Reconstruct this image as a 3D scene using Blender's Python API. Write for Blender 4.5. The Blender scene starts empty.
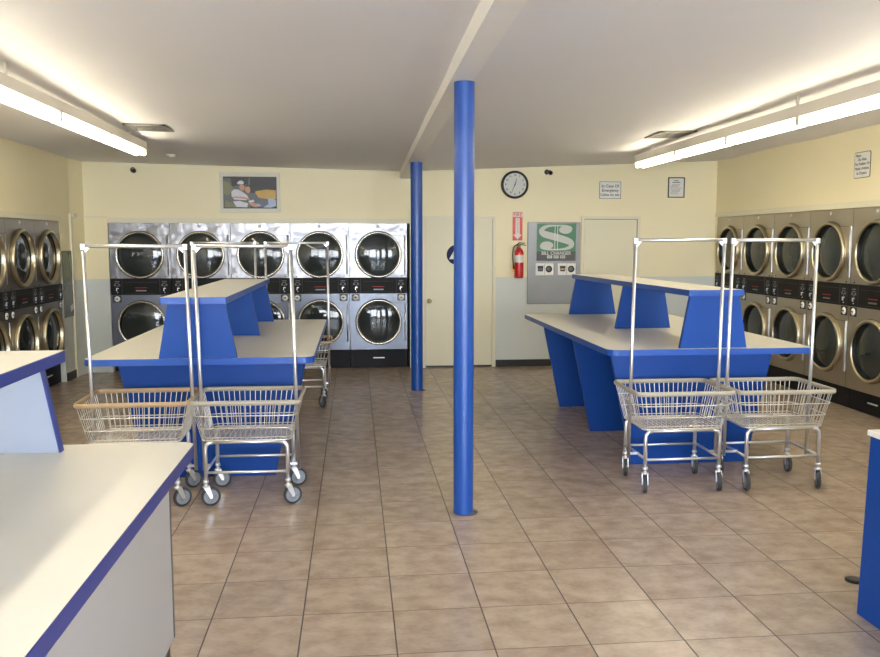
import bpy, bmesh, math, random
from mathutils import Vector, Matrix
random.seed(4)
PI = math.pi
sc = bpy.context.scene
col = sc.collection

# ------------------------------------------------------------------ helpers
class MB:
    """collects shapes into one mesh"""
    def __init__(s): s.bm = bmesh.new(); s.sm = []
    def _fin(s, faces, mi, smooth):
        for f in faces:
            f.material_index = mi; f.smooth = smooth
    def box(s, x0, x1, y0, y1, z0, z1, mi=0, bev=0, rot=None, seg=2):
        before = set(s.bm.faces)
        r = bmesh.ops.create_cube(s.bm, size=1)
        vs = r['verts']
        for v in vs:
            v.co = Vector(((x0+x1)/2+v.co.x*(x1-x0), (y0+y1)/2+v.co.y*(y1-y0), (z0+z1)/2+v.co.z*(z1-z0)))
            if rot is not None: v.co = rot @ v.co
        if bev:
            es = list({e for v in vs for e in v.link_edges})
            bmesh.ops.bevel(s.bm, geom=es, offset=bev, segments=seg, profile=.5, affect='EDGES')
        s._fin([f for f in s.bm.faces if f not in before], mi, False)
        return s
    def tube(s, pts, r, n=10, mi=0, cap=True, closed=False, flat=1.0, up=None):
        """round (or flattened) bar along a path"""
        P = [Vector(p) for p in pts]; N = len(P); rings = []
        ref = None
        for i in range(N):
            if closed: d = (P[(i+1) % N]-P[i-1])
            elif i == 0: d = P[1]-P[0]
            elif i == N-1: d = P[-1]-P[-2]
            else: d = (P[i+1]-P[i]).normalized()+(P[i]-P[i-1]).normalized()
            d.normalize()
            if up is not None: ref = Vector(up)
            elif ref is None: ref = Vector((0, 0, 1)) if abs(d.z) < .9 else Vector((1, 0, 0))
            a = d.cross(ref)
            if a.length < 1e-4: a = d.cross(Vector((0, 1, 0)))
            a.normalize(); b = a.cross(d).normalized()
            if up is None: ref = b
            rr = r[i] if isinstance(r, (list, tuple)) else r
            rings.append([s.bm.verts.new(P[i]+rr*(math.cos(2*PI*k/n)*a+flat*math.sin(2*PI*k/n)*b)) for k in range(n)])
        fs = []
        R = range(N) if closed else range(N-1)
        for i in R:
            A, B = rings[i], rings[(i+1) % N]
            for k in range(n):
                fs.append(s.bm.faces.new((A[k], B[k], B[(k+1) % n], A[(k+1) % n])))
        s._fin(fs, mi, True)
        if cap and not closed:
            s._fin([s.bm.faces.new(rings[0]), s.bm.faces.new(rings[-1][::-1])], mi, False)
        return s
    def lathe(s, prof, c=(0, 0, 0), axis='Z', n=32, mi=0, mat=None, smooth=True):
        """profile (radius, height) turned about an axis through c"""
        rings = []
        M = {'Z': Matrix.Identity(3), 'Y': Matrix(((1, 0, 0), (0, 0, 1), (0, 1, 0))), 'X': Matrix(((0, 0, 1), (1, 0, 0), (0, 1, 0)))}[axis]
        fs = []
        for (r, h) in prof:
            if r < 1e-6: rings.append([s.bm.verts.new(Vector(c)+M @ Vector((0, 0, h)))])
            else: rings.append([s.bm.verts.new(Vector(c)+M @ Vector((r*math.cos(2*PI*k/n), r*math.sin(2*PI*k/n), h))) for k in range(n)])
        for A, B in zip(rings, rings[1:]):
            for k in range(n):
                k2 = (k+1) % n
                if len(A) == 1 and len(B) == 1: continue
                if len(A) == 1: fs.append(s.bm.faces.new((A[0], B[k2], B[k])))
                elif len(B) == 1: fs.append(s.bm.faces.new((A[k], A[k2], B[0])))
                else: fs.append(s.bm.faces.new((A[k], A[k2], B[k2], B[k])))
        s._fin(fs, mi, smooth)
        return s
    def prism(s, poly, z0, z1, axis='Z', mi=0, mside=None):
        """polygon extruded along an axis; poly in the two other axes"""
        def pt(a, b, h):
            return {'Z': (a, b, h), 'Y': (a, h, b), 'X': (h, a, b)}[axis]
        A = [s.bm.verts.new(pt(a, b, z0)) for a, b in poly]; B = [s.bm.verts.new(pt(a, b, z1)) for a, b in poly]
        f = [s.bm.faces.new(A), s.bm.faces.new(B)]
        s._fin(f, mi, False)
        n = len(poly)
        g = [s.bm.faces.new((A[i], A[(i+1) % n], B[(i+1) % n], B[i])) for i in range(n)]
        s._fin(g, mi if mside is None else mside, False)
        return s
    def face(s, pts, mi=0, smooth=False):
        f = s.bm.faces.new([s.bm.verts.new(p) for p in pts]); s._fin([f], mi, smooth); return s
    def plate(s, x0, x1, z0, z1, y, holes, mi=0, n=48):
        """vertical sheet facing -y with round holes, one above another; holes = (cx, cz, r)"""
        hs = sorted(holes, key=lambda h: h[1])
        cuts = [z0]+[(a[1]+b[1])/2 for a, b in zip(hs, hs[1:])]+[z1]
        fs = []
        for (cx, cz, r), za, zb in zip(hs, cuts, cuts[1:]):
            inner, outer = [], []
            angs = [2*PI*k/n for k in range(n)]
            for X, Z in ((x0, za), (x1, za), (x1, zb), (x0, zb)):
                angs.append(math.atan2(Z-cz, X-cx) % (2*PI))
            angs = sorted(set(round(a, 6) for a in angs))
            for a in angs:
                c_, s_ = math.cos(a), math.sin(a)
                t = min([(x1-cx)/c_ if c_ > 1e-5 else 1e9, (x0-cx)/c_ if c_ < -1e-5 else 1e9, (zb-cz)/s_ if s_ > 1e-5 else 1e9, (za-cz)/s_ if s_ < -1e-5 else 1e9])
                inner.append(s.bm.verts.new((cx+r*c_, y, cz+r*s_))); outer.append(s.bm.verts.new((cx+t*c_, y, cz+t*s_)))
            m = len(angs)
            for i in range(m):
                j = (i+1) % m
                fs.append(s.bm.faces.new((inner[i], outer[i], outer[j], inner[j])))
        s._fin(fs, mi, False)
        return s
    def build(s, name, mats, parent=None, loc=None):
        bmesh.ops.recalc_face_normals(s.bm, faces=s.bm.faces)
        me = bpy.data.meshes.new(name); s.bm.to_mesh(me); s.bm.free()
        if not isinstance(mats, (list, tuple)): mats = [mats]
        for m in mats: me.materials.append(m)
        o = bpy.data.objects.new(name, me); col.objects.link(o)
        if parent is not None: o.parent = parent
        if loc is not None: o.location = loc
        return o

def empty(name, loc=(0, 0, 0), rz=0.0):
    o = bpy.data.objects.new(name, None); col.objects.link(o)
    o.location = loc; o.rotation_euler = (0, 0, rz); o.empty_display_size = .1
    return o
def tag(o, label=None, cat=None, group=None, kind=None):
    if label: o['label'] = label
    if cat: o['category'] = cat
    if group: o['group'] = group
    if kind: o['kind'] = kind
    return o
def copy_tree(o, parent=None):
    c = o.copy(); col.objects.link(c)
    if parent is not None: c.parent = parent
    for ch in [x for x in list(bpy.data.objects) if x.parent == o]:
        copy_tree(ch, c)
    return c
def text_obj(name, body, size, m, parent, loc, rot=(PI/2, 0, 0), align='CENTER', ext=.0006, bold=0.0, sx=1.0):
    cu = bpy.data.curves.new(name, 'FONT'); cu.body = body; cu.size = size
    cu.align_x = align; cu.align_y = 'CENTER'; cu.extrude = ext; cu.offset = bold; cu.resolution_u = 3
    tmp = bpy.data.objects.new(name, cu); col.objects.link(tmp)
    bpy.context.view_layer.update()
    me = bpy.data.meshes.new_from_object(tmp.evaluated_get(bpy.context.evaluated_depsgraph_get()))
    bpy.data.objects.remove(tmp); bpy.data.curves.remove(cu)
    me.materials.clear(); me.materials.append(m)
    o = bpy.data.objects.new(name, me); col.objects.link(o); o.parent = parent
    o.location = loc; o.rotation_euler = rot; o.scale = (sx, 1, 1)
    return o

# ------------------------------------------------------------------ materials
def lin(c): return tuple((x/12.92 if x <= .04045 else ((x+.055)/1.055)**2.4) for x in c)
def rgb(r, g, b): return lin((r/255, g/255, b/255))+(1,)
class N:
    def __init__(s, name):
        s.m = bpy.data.materials.new(name); s.m.use_nodes = True; s.t = s.m.node_tree
        s.b = s.t.nodes['Principled BSDF']; s.out = s.t.nodes['Material Output']
    def n(s, t, **k):
        x = s.t.nodes.new(t)
        for a, v in k.items(): setattr(x, a, v)
        return x
    def l(s, a, b): s.t.links.new(a, b)
    def math(s, op, a, b=None, c=None):
        x = s.n('ShaderNodeMath', operation=op)
        for i, v in enumerate((a, b, c)):
            if v is None: continue
            if isinstance(v, (int, float)): x.inputs[i].default_value = v
            else: s.l(v, x.inputs[i])
        return x.outputs[0]
    def mix(s, f, a, b):
        x = s.n('ShaderNodeMix', data_type='RGBA')
        if isinstance(f, (int, float)): x.inputs[0].default_value = f
        else: s.l(f, x.inputs[0])
        for i, v in ((6, a), (7, b)):
            if isinstance(v, tuple): x.inputs[i].default_value = v
            else: s.l(v, x.inputs[i])
        return x.outputs[2]
    def noise(s, scale, detail=3, vec=None, sc3=None):
        x = s.n('ShaderNodeTexNoise'); x.inputs['Scale'].default_value = scale; x.inputs['Detail'].default_value = detail
        if vec is None:
            vec = s.n('ShaderNodeTexCoord').outputs['Object']
        if sc3:
            mp = s.n('ShaderNodeMapping'); mp.inputs['Scale'].default_value = sc3; s.l(vec, mp.inputs[0]); vec = mp.outputs[0]
        s.l(vec, x.inputs['Vector'])
        return x.outputs['Fac']
    def bump(s, h, st, dist=.01):
        x = s.n('ShaderNodeBump'); x.inputs['Strength'].default_value = st; x.inputs['Distance'].default_value = dist
        s.l(h, x.inputs['Height']); s.l(x.outputs[0], s.b.inputs['Normal'])
def mat(name, c, rough=.5, metal=0.0, var=.0, vscale=8, bump=0, bscale=60, coat=0, spec=None):
    k = N(name); b = k.b
    b.inputs['Base Color'].default_value = c; b.inputs['Roughness'].default_value = rough; b.inputs['Metallic'].default_value = metal
    if coat: b.inputs['Coat Weight'].default_value = coat; b.inputs['Coat Roughness'].default_value = .15
    if spec is not None: b.inputs['Specular IOR Level'].default_value = spec
    if var:
        f = k.noise(vscale, 4)
        d = tuple(x*(1-var) for x in c[:3])+(1,); e = tuple(min(1, x*(1+var)) for x in c[:3])+(1,)
        k.l(k.mix(f, d, e), b.inputs['Base Color'])
    if bump:
        k.bump(k.noise(bscale, 3), bump, .004)
    return k.m

def wall_mat(name, upper, lower, zs=1.19):
    k = N(name); g = k.n('ShaderNodeNewGeometry'); sp = k.n('ShaderNodeSeparateXYZ'); k.l(g.outputs['Position'], sp.inputs[0])
    f = k.math('LESS_THAN', sp.outputs['Z'], zs)
    nz = k.noise(1.3, 3, g.outputs['Position'])
    u = k.mix(nz, tuple(x*.95 for x in upper[:3])+(1,), tuple(min(1, x*1.04) for x in upper[:3])+(1,))
    k.l(k.mix(f, u, lower), k.b.inputs['Base Color'])
    k.b.inputs['Roughness'].default_value = .55
    k.bump(k.noise(90, 3, g.outputs['Position']), .15, .003)
    return k.m

M = {}
M['wall'] = wall_mat('wall_paint_cream_over_grey', rgb(238, 228, 192), rgb(206, 211, 208))
M['ceiling'] = mat('ceiling_paint', rgb(230, 229, 234), .6, var=.03, vscale=1.2, bump=.12, bscale=40)
M['beam'] = mat('beam_paint', rgb(236, 234, 232), .5, var=.02, bump=.1)
M['trim'] = mat('trim_paint', rgb(226, 220, 196), .45, var=.02)
M['door'] = mat('door_paint', rgb(224, 218, 190), .45, var=.03, vscale=2)
M['black_base'] = mat('black_vinyl_base', rgb(28, 26, 27), .4, var=.2)
M['blue'] = mat('blue_laminate', rgb(6, 64, 146), .45, var=.08, vscale=5, bump=.05, spec=.3)
M['blue_edge'] = mat('blue_edge_band', rgb(18, 72, 160), .35, var=.05)
M['violet_edge'] = mat('violet_blue_edge_band', rgb(40, 54, 128), .35, var=.05)
M['column'] = mat('blue_gloss_column_paint', rgb(14, 68, 148), .36, var=.06, vscale=20, bump=.12, bscale=35, coat=.12)
M['laminate'] = mat('cream_laminate', rgb(214, 211, 202), .33, var=.03, vscale=3)
M['shaded_white_lam'] = mat('shaded_white_laminate', rgb(168, 168, 172), .4, var=.03, vscale=3)  # white laminate with the shade on the table body's side put into its colour
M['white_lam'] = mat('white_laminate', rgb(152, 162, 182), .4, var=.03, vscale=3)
M['rubber'] = mat('dark_rubber', rgb(52, 54, 58), .6, var=.1)
M['hub'] = mat('grey_wheel_plastic', rgb(126, 132, 142), .5, var=.06)
M['vinyl_grey'] = mat('grey_vinyl_bumper', rgb(166, 160, 146), .5, var=.1, vscale=20)
M['vinyl_tan'] = mat('tan_vinyl_bumper', rgb(176, 150, 118), .5, var=.12, vscale=20)
M['black'] = mat('black_plastic', rgb(20, 20, 21), .4, var=.15)
M['panel_black'] = mat('black_control_panel', rgb(20, 19, 20), .55, var=.2, vscale=12, spec=.25)
M['kick'] = mat('dark_kick_panel', rgb(20, 20, 25), .55, var=.2, spec=.25)
M['dark'] = mat('drum_interior', rgb(24, 26, 26), .55, var=.3, vscale=6)
M['white'] = mat('white_plastic', rgb(232, 232, 228), .4, var=.02)
M['label_white'] = mat('white_label', rgb(225, 225, 220), .5, var=.03)
M['text_grey'] = mat('grey_print', rgb(104, 106, 106), .5, var=.05)
M['text_red'] = mat('red_print', rgb(185, 44, 38), .5, var=.05)
M['red'] = mat('red_enamel', rgb(196, 24, 28), .3, var=.05, coat=.4)
M['sign_red'] = mat('red_sign_print', rgb(214, 70, 62), .45, var=.04)
M['green'] = mat('green_sign_print', rgb(64, 122, 86), .4, var=.06)
M['sign_dark'] = mat('dark_sign_print', rgb(66, 64, 68), .4, var=.08)
M['silver_print'] = mat('silver_print', rgb(196, 198, 192), .4, var=.03)
M['navy'] = mat('navy_sign', rgb(28, 42, 92), .4, var=.05)
M['ink'] = mat('black_ink', rgb(40, 42, 44), .5, var=.05)
M['brass'] = mat('satin_brass', rgb(190, 178, 150), .3, metal=1, var=.05)
M['yellow_tag'] = mat('yellow_tag', rgb(226, 170, 60), .5, var=.05)
M['fixture'] = mat('white_enamel', rgb(214, 208, 196), .45, var=.02)
M['vent'] = mat('vent_enamel', rgb(120, 116, 108), .5, var=.04)
M['vent_dark'] = mat('vent_slot', rgb(60, 57, 54), .6, var=.1)
M['asphalt'] = mat('pale_concrete', rgb(214, 212, 206), .8, var=.15, vscale=2, bump=.2)
M['frame_metal'] = mat('dark_frame', rgb(70, 66, 62), .4, metal=.3, var=.1)
def metal(name, c, rough, wr=0.0, wscale=5, brush=0, sc3=(1, 1, 1)):
    k = N(name); b = k.b
    b.inputs['Metallic'].default_value = 1; b.inputs['Roughness'].default_value = rough
    f = k.noise(wscale, 3, sc3=sc3)
    k.l(k.mix(f, tuple(x*.85 for x in c[:3])+(1,), tuple(min(1, x*1.1) for x in c[:3])+(1,)), b.inputs['Base Color'])
    if wr: k.bump(k.noise(wscale, 2, sc3=sc3), wr, .03)
    return k.m
M['chrome'] = metal('chrome_tube', rgb(232, 235, 242), .34, 0, 30)
M['wire'] = metal('zinc_wire', rgb(228, 226, 222), .36, 0, 40)
M['steel_bright'] = metal('bright_dented_steel', rgb(138, 138, 143), .30, .8, 4.0)
M['steel_grey'] = metal('grey_steel', rgb(104, 108, 117), .34, .12, 3)
M['steel_warm'] = metal('warm_brushed_steel', rgb(186, 178, 164), .38, .08, 3)
M['steel_dim'] = metal('dull_brushed_steel', rgb(150, 142, 132), .36, .10, 3)
M['ring'] = metal('steel_door_ring', rgb(186, 180, 168), .24, 0, 10)
M['ring_warm'] = metal('brushed_door_ring', rgb(196, 186, 160), .32, 0, 10)
M['plate_steel'] = metal('changer_steel', rgb(138, 139, 140), .5, .05, 3)
M['seam'] = mat('dark_seam', rgb(74, 72, 72), .5, var=.1)
k = N('smoked_door_glass'); k.b.inputs['Base Color'].default_value = rgb(40, 46, 46); k.b.inputs['Roughness'].default_value = .05
k.b.inputs['IOR'].default_value = 1.5; k.b.inputs['Coat Weight'].default_value = .0; k.b.inputs['Coat Roughness'].default_value = .03
k.l(k.mix(k.noise(2.2, 3), rgb(26, 30, 31), rgb(62, 68, 66)), k.b.inputs['Base Color'])
M['door_glass'] = k.m
k = N('window_glass'); tr = k.n('ShaderNodeBsdfTransparent'); gl = k.n('ShaderNodeBsdfGlossy'); gl.inputs['Roughness'].default_value = .02
mx = k.n('ShaderNodeMixShader'); mx.inputs[0].default_value = .06; k.l(tr.outputs[0], mx.inputs[1]); k.l(gl.outputs[0], mx.inputs[2]); k.l(mx.outputs[0], k.out.inputs[0])
M['window_glass'] = k.m
TUBE = 20.0
k = N('lit_fluorescent_tube'); k.b.inputs['Base Color'].default_value = (1, 1, 1, 1)
k.b.inputs['Emission Color'].default_value = (1.0, .89, .65, 1); k.b.inputs['Emission Strength'].default_value = TUBE
M['tube'] = k.m

# floor: square ceramic tiles
T = 0.4
k = N('beige_ceramic_floor_tile'); g = k.n('ShaderNodeNewGeometry'); sp = k.n('ShaderNodeSeparateXYZ'); k.l(g.outputs['Position'], sp.inputs[0])
ux = k.math('DIVIDE', k.math('ADD', sp.outputs['X'], .6438), T); uy = k.math('DIVIDE', k.math('SUBTRACT', sp.outputs['Y'], 3.2446), T)
def edge(u, w):
    f = k.math('FRACT', u); d = k.math('MINIMUM', f, k.math('SUBTRACT', 1.0, f))
    return k.math('LESS_THAN', d, w)
gx = edge(ux, .0075); gy = edge(uy, .0065)
cell = k.n('ShaderNodeCombineXYZ'); k.l(k.math('FLOOR', ux), cell.inputs[0]); k.l(k.math('FLOOR', uy), cell.inputs[1])
wn = k.n('ShaderNodeTexWhiteNoise', noise_dimensions='2D'); k.l(cell.outputs[0], wn.inputs['Vector'])
off = k.n('ShaderNodeVectorMath', operation='ADD'); k.l(g.outputs['Position'], off.inputs[0]); 
sc2 = k.n('ShaderNodeVectorMath', operation='SCALE'); k.l(wn.outputs['Color'], sc2.inputs[0]); sc2.inputs['Scale'].default_value = 9; k.l(sc2.outputs[0], off.inputs[1])
n1 = k.noise(8.5, 8, off.outputs[0], (1, 1.15, 1)); n2 = k.noise(45, 5, off.outputs[0], (1, 2, 1))
nn = k.math('ADD', k.math('MULTIPLY', n1, .75), k.math('MULTIPLY', n2, .25))
cr = k.n('ShaderNodeValToRGB'); k.l(nn, cr.inputs[0])
cr.color_ramp.elements[0].position = .33; cr.color_ramp.elements[0].color = rgb(148, 130, 115)
cr.color_ramp.elements[1].position = .66; cr.color_ramp.elements[1].color = rgb(177, 160, 143)
tint = k.math('MULTIPLY_ADD', wn.outputs['Value'], .12, .94)
mul = k.n('ShaderNodeVectorMath', operation='SCALE'); k.l(cr.outputs[0], mul.inputs[0]); k.l(tint, mul.inputs['Scale'])
c1 = k.mix(gy, mul.outputs[0], rgb(92, 76, 66)); c2 = k.mix(gx, c1, rgb(60, 50, 46)); k.l(c2, k.b.inputs['Base Color'])
grout = k.math('MAXIMUM', gx, gy)
k.l(k.math('MULTIPLY_ADD', grout, .4, .27), k.b.inputs['Roughness'])
k.bump(k.math('SUBTRACT', 1.0, grout), .3, .002)
M['floor'] = k.m

# ------------------------------------------------------------------ room shell
XL, XR, YB, YF = -3.42, 4.85, 11.0, -4.2
L0, L1 = 7.20, 10.28          # dryers in the left wall
R0, R1 = 7.05, 10.97          # dryers in the right wall
B0, B1 = -3.08, 0.70          # dryers in the back wall
def struct(name, mb, m, parent=None, kind='structure'):
    o = mb.build(name, m, parent)
    if parent is None: o['kind'] = kind
    return o
b = MB().box(-4.5, 5.9, YF-.15, 12.1, -.12, 0); struct('floor', b, M['floor'])
# ceiling: two gentle slopes down to the beam
def zc(x, y):
    zb = 2.56+.0195*(11-y)
    if x < .65: return zb+(.65-x)/(.65+3.42)*((2.65+.012*(11-y))-zb)
    return zb+(x-.65)/(4.85-.65)*((2.735+.002*(11-y))-zb)
b = MB()
for xa, xb in ((XL, .65), (.65, XR)):
    ny = 24; g2 = [[b.bm.verts.new((x, YF+(YB-YF)*j/ny, zc(x, YF+(YB-YF)*j/ny)+.006*math.sin(j*1.9+x)*(0 if j in (0, ny) else 1))) for j in range(ny+1)] for x in [xa+(xb-xa)*i/8 for i in range(9)]]
    for i in range(8):
        for j in range(ny):
            f = b.bm.faces.new((g2[i][j], g2[i+1][j], g2[i+1][j+1], g2[i][j+1])); f.smooth = True
b.box(-4.5, 5.9, YF-.15, 12.1, 3.05, 3.15)
struct('ceiling', b, M['ceiling'])
# walls (each a slab with the opening its dryers sit in, plus the closet wall behind them)
HT = 3.05
b = MB(); b.box(-4.5, B0, YB, YB+.1, 0, HT); b.box(B0, B1+.02, YB, YB+.1, 1.895, HT); b.box(B1+.02, 5.9, YB, YB+.1, 0, HT)
b.box(B1+.02, B1+.10, YB+.1, 12, 0, 1.895); b.box(-4.5, 5.9, 12, 12.1, 0, HT)
struct('wall_back', b, M['wall'])
b = MB(); b.box(XL-.1, XL, YF, L0, 0, HT); b.box(XL-.1, XL, L0, L1, 1.895, HT); b.box(XL-.1, XL, L1, YB, 0, HT); b.box(-4.6, -4.5, YF, 12.1, 0, HT); b.prism([(XL, 10.66), (XL+.06, YB), (XL, YB)], 0, HT)
struct('wall_left', b, M['wall'])
b = MB(); b.box(XR, XR+.1, YF, R0, 0, HT); b.box(XR, XR+.1, R0, R1, 1.985, HT); b.box(XR, XR+.1, R1, YB, 0, HT); b.box(5.9, 6.0, YF, 12.1, 0, HT)
struct('wall_right', b, M['wall'])
# street front: piers, sill and head around three windows and a glass door
wins = [(-3.1, -1.5), (-1.4, .2), (1.5, 3.0), (3.1, 4.6)]; dr = (.35, 1.35)
b = MB(); xs = [-4.5, -3.1, -1.5, -1.4, .2, .35, 1.35, 1.5, 3.0, 3.1, 4.6, 5.9]
for a_, c_ in ((-4.5, -3.1), (-1.5, -1.4), (.2, .35), (1.35, 1.5), (3.0, 3.1), (4.6, 5.9)): b.box(a_, c_, YF-.12, YF, 0, HT)
for a_, c_ in wins: b.box(a_, c_, YF-.12, YF, 0, .45); b.box(a_, c_, YF-.12, YF, 2.45, HT)
b.box(dr[0], dr[1], YF-.12, YF, 2.3, HT)
struct('wall_front', b, M['wall'])
for i, (a_, c_) in enumerate(wins):
    b = MB()
    for q in ((a_, a_+.04, .45, 2.45), (c_-.04, c_, .45, 2.45), (a_, c_, .45, .49), (a_, c_, 2.41, 2.45), ((a_+c_)/2-.02, (a_+c_)/2+.02, .49, 2.41)):
        b.box(q[0], q[1], YF-.09, YF-.03, q[2], q[3])
    w = struct('window_%d' % (i+1), b, M['frame_metal'])
    MB().box(a_+.04, c_-.04, YF-.063, YF-.057, .49, 2.41).build('pane', M['window_glass'], w)
b = MB()
for q in ((dr[0], dr[0]+.08, .02, 2.3), (dr[1]-.08, dr[1], .02, 2.3), (dr[0], dr[1], .02, .15), (dr[0], dr[1], 2.2, 2.3)): b.box(q[0], q[1], YF-.09, YF-.04, q[2], q[3])
w = struct('door_3', b, M['frame_metal']); MB().box(dr[0]+.08, dr[1]-.08, YF-.068, YF-.062, .15, 2.2).build('pane', M['window_glass'], w)
b = MB().box(-14, 15, -24, YF-.15, -.2, -.12); struct('ground', b, M['asphalt'])

# beam under the ceiling
def zbm(y): return 2.627-.0087*y if y < 4.95 else (2.584-(y-4.95)*.01395 if y < 9.25 else 2.524-(y-9.25)*.033)
b = MB(); ys = [YF+.001, 1, 4.95, 7, 9.25, 10.999]; pr = None
for y in ys:
    xl = .538+.0050*y; r_ = [b.bm.verts.new(p) for p in ((xl, y, zbm(y)), (xl+.130, y, zbm(y)), (xl+.130, y, zc(.7, y)+.05), (xl, y, zc(.6, y)+.05))]
    if pr:
        for i in range(4): b.bm.faces.new((pr[i], pr[(i+1) % 4], r_[(i+1) % 4], r_[i]))
    else: b.bm.faces.new(r_)
    pr = r_
b.bm.faces.new(pr[::-1])
struct('ceiling_beam', b, M['beam'])
# trims
b = MB().box(B0, B1+.10, YB-.018, YB, 1.895, 1.955); struct('trim_1', b, M['trim'])
b = MB().box(XR-.02, XR, R0, R1, 1.985, 2.045); struct('trim_2', b, M['trim'])
b = MB().box(XL, XL+.02, L0, L1, 1.895, 1.955); struct('trim_3', b, M['trim'])
# narrow boarded closet door in the left wall beside the corner
b = MB(); b.box(XL, XL+.022, 10.62, 10.66, 0, 2.0); b.box(XL, XL+.04, 10.66, 10.80, 1.955, 2.0); struct('trim_4', b, M['trim'])
b = MB(); b.box(XL+.06, B0, YB-.012, YB, 1.955, 1.975); struct('trim_5', b, M['trim'])
b = MB().box(XL, XL+.012, L1+.02, 10.62, 0, .1); struct('baseboard_left', b, M['black_base'])
b = MB(); b.box(1.86, 2.98, YB-.012, YB, 0, .09); b.box(3.80, XR-.002, YB-.012, YB, 0, .09); struct('baseboard_back', b, M['black_base'])
# doors
def door(name, x0, x1, zt, knob, seam):
    d = MB().box(x0+.004, x1-.004, YB-.014, YB-.002, .025, zt-.004, bev=.002).build(name, M['door']); d['kind'] = 'structure'
    b = MB()
    for q in ((x0-.04, x0, 0, zt+.04), (x1, x1+.042, 0, zt+.04), (x0, x1, zt, zt+.04)): b.box(q[0], q[1], YB-.026, YB-.0005, q[2], q[3], bev=.002)
    b.build('door_frame', M['trim'], d)
    b = MB().box(x0, x1, YB-.0012, YB-.0004, .0, .03)
    if seam: b.box(x0, x1, YB-.016, YB-.0005, zt-.006, zt); b.box(x1-.006, x1, YB-.016, YB-.0005, .02, zt)
    b.build('door_gap', M['black'], d)
    if knob:
        b = MB().lathe([(0, -.062), (.018, -.060), (.027, -.050), (.027, -.040), (.014, -.030), (.012, -.012), (.032, -.010), (.033, -.0005)], (knob[0], YB-.014, knob[1]), 'Y', 20)
        b.build('door_knob', M['brass'], d)
    return d
door('door_1', .920, 1.807, 1.957, (.972, .882), False)
door('door_2', 3.033, 3.760, 1.957, None, True)

# ------------------------------------------------------------------ support columns
for i, (x, y, r, lab) in enumerate(((.648, 4.985, .0605, 'blue painted round steel column, the nearer one, with a floor plate'), (.684, 9.31, .066, 'blue painted round steel column standing farther back, left of the restroom door'))):
    t = tag(empty('support_column', (x, y, 0)), lab, 'column', 'blue columns under the ceiling beam')
    MB().lathe([(r, .006), (r, zbm(y)-.002)], n=40).build('shaft', M['column'], t)
    MB().lathe([(0, .0005), (r+.012, .0005), (r+.012, .006), (0, .0065)], (.018, .012, 0), n=32).build('floor_plate', M['frame_metal'], t)

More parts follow.
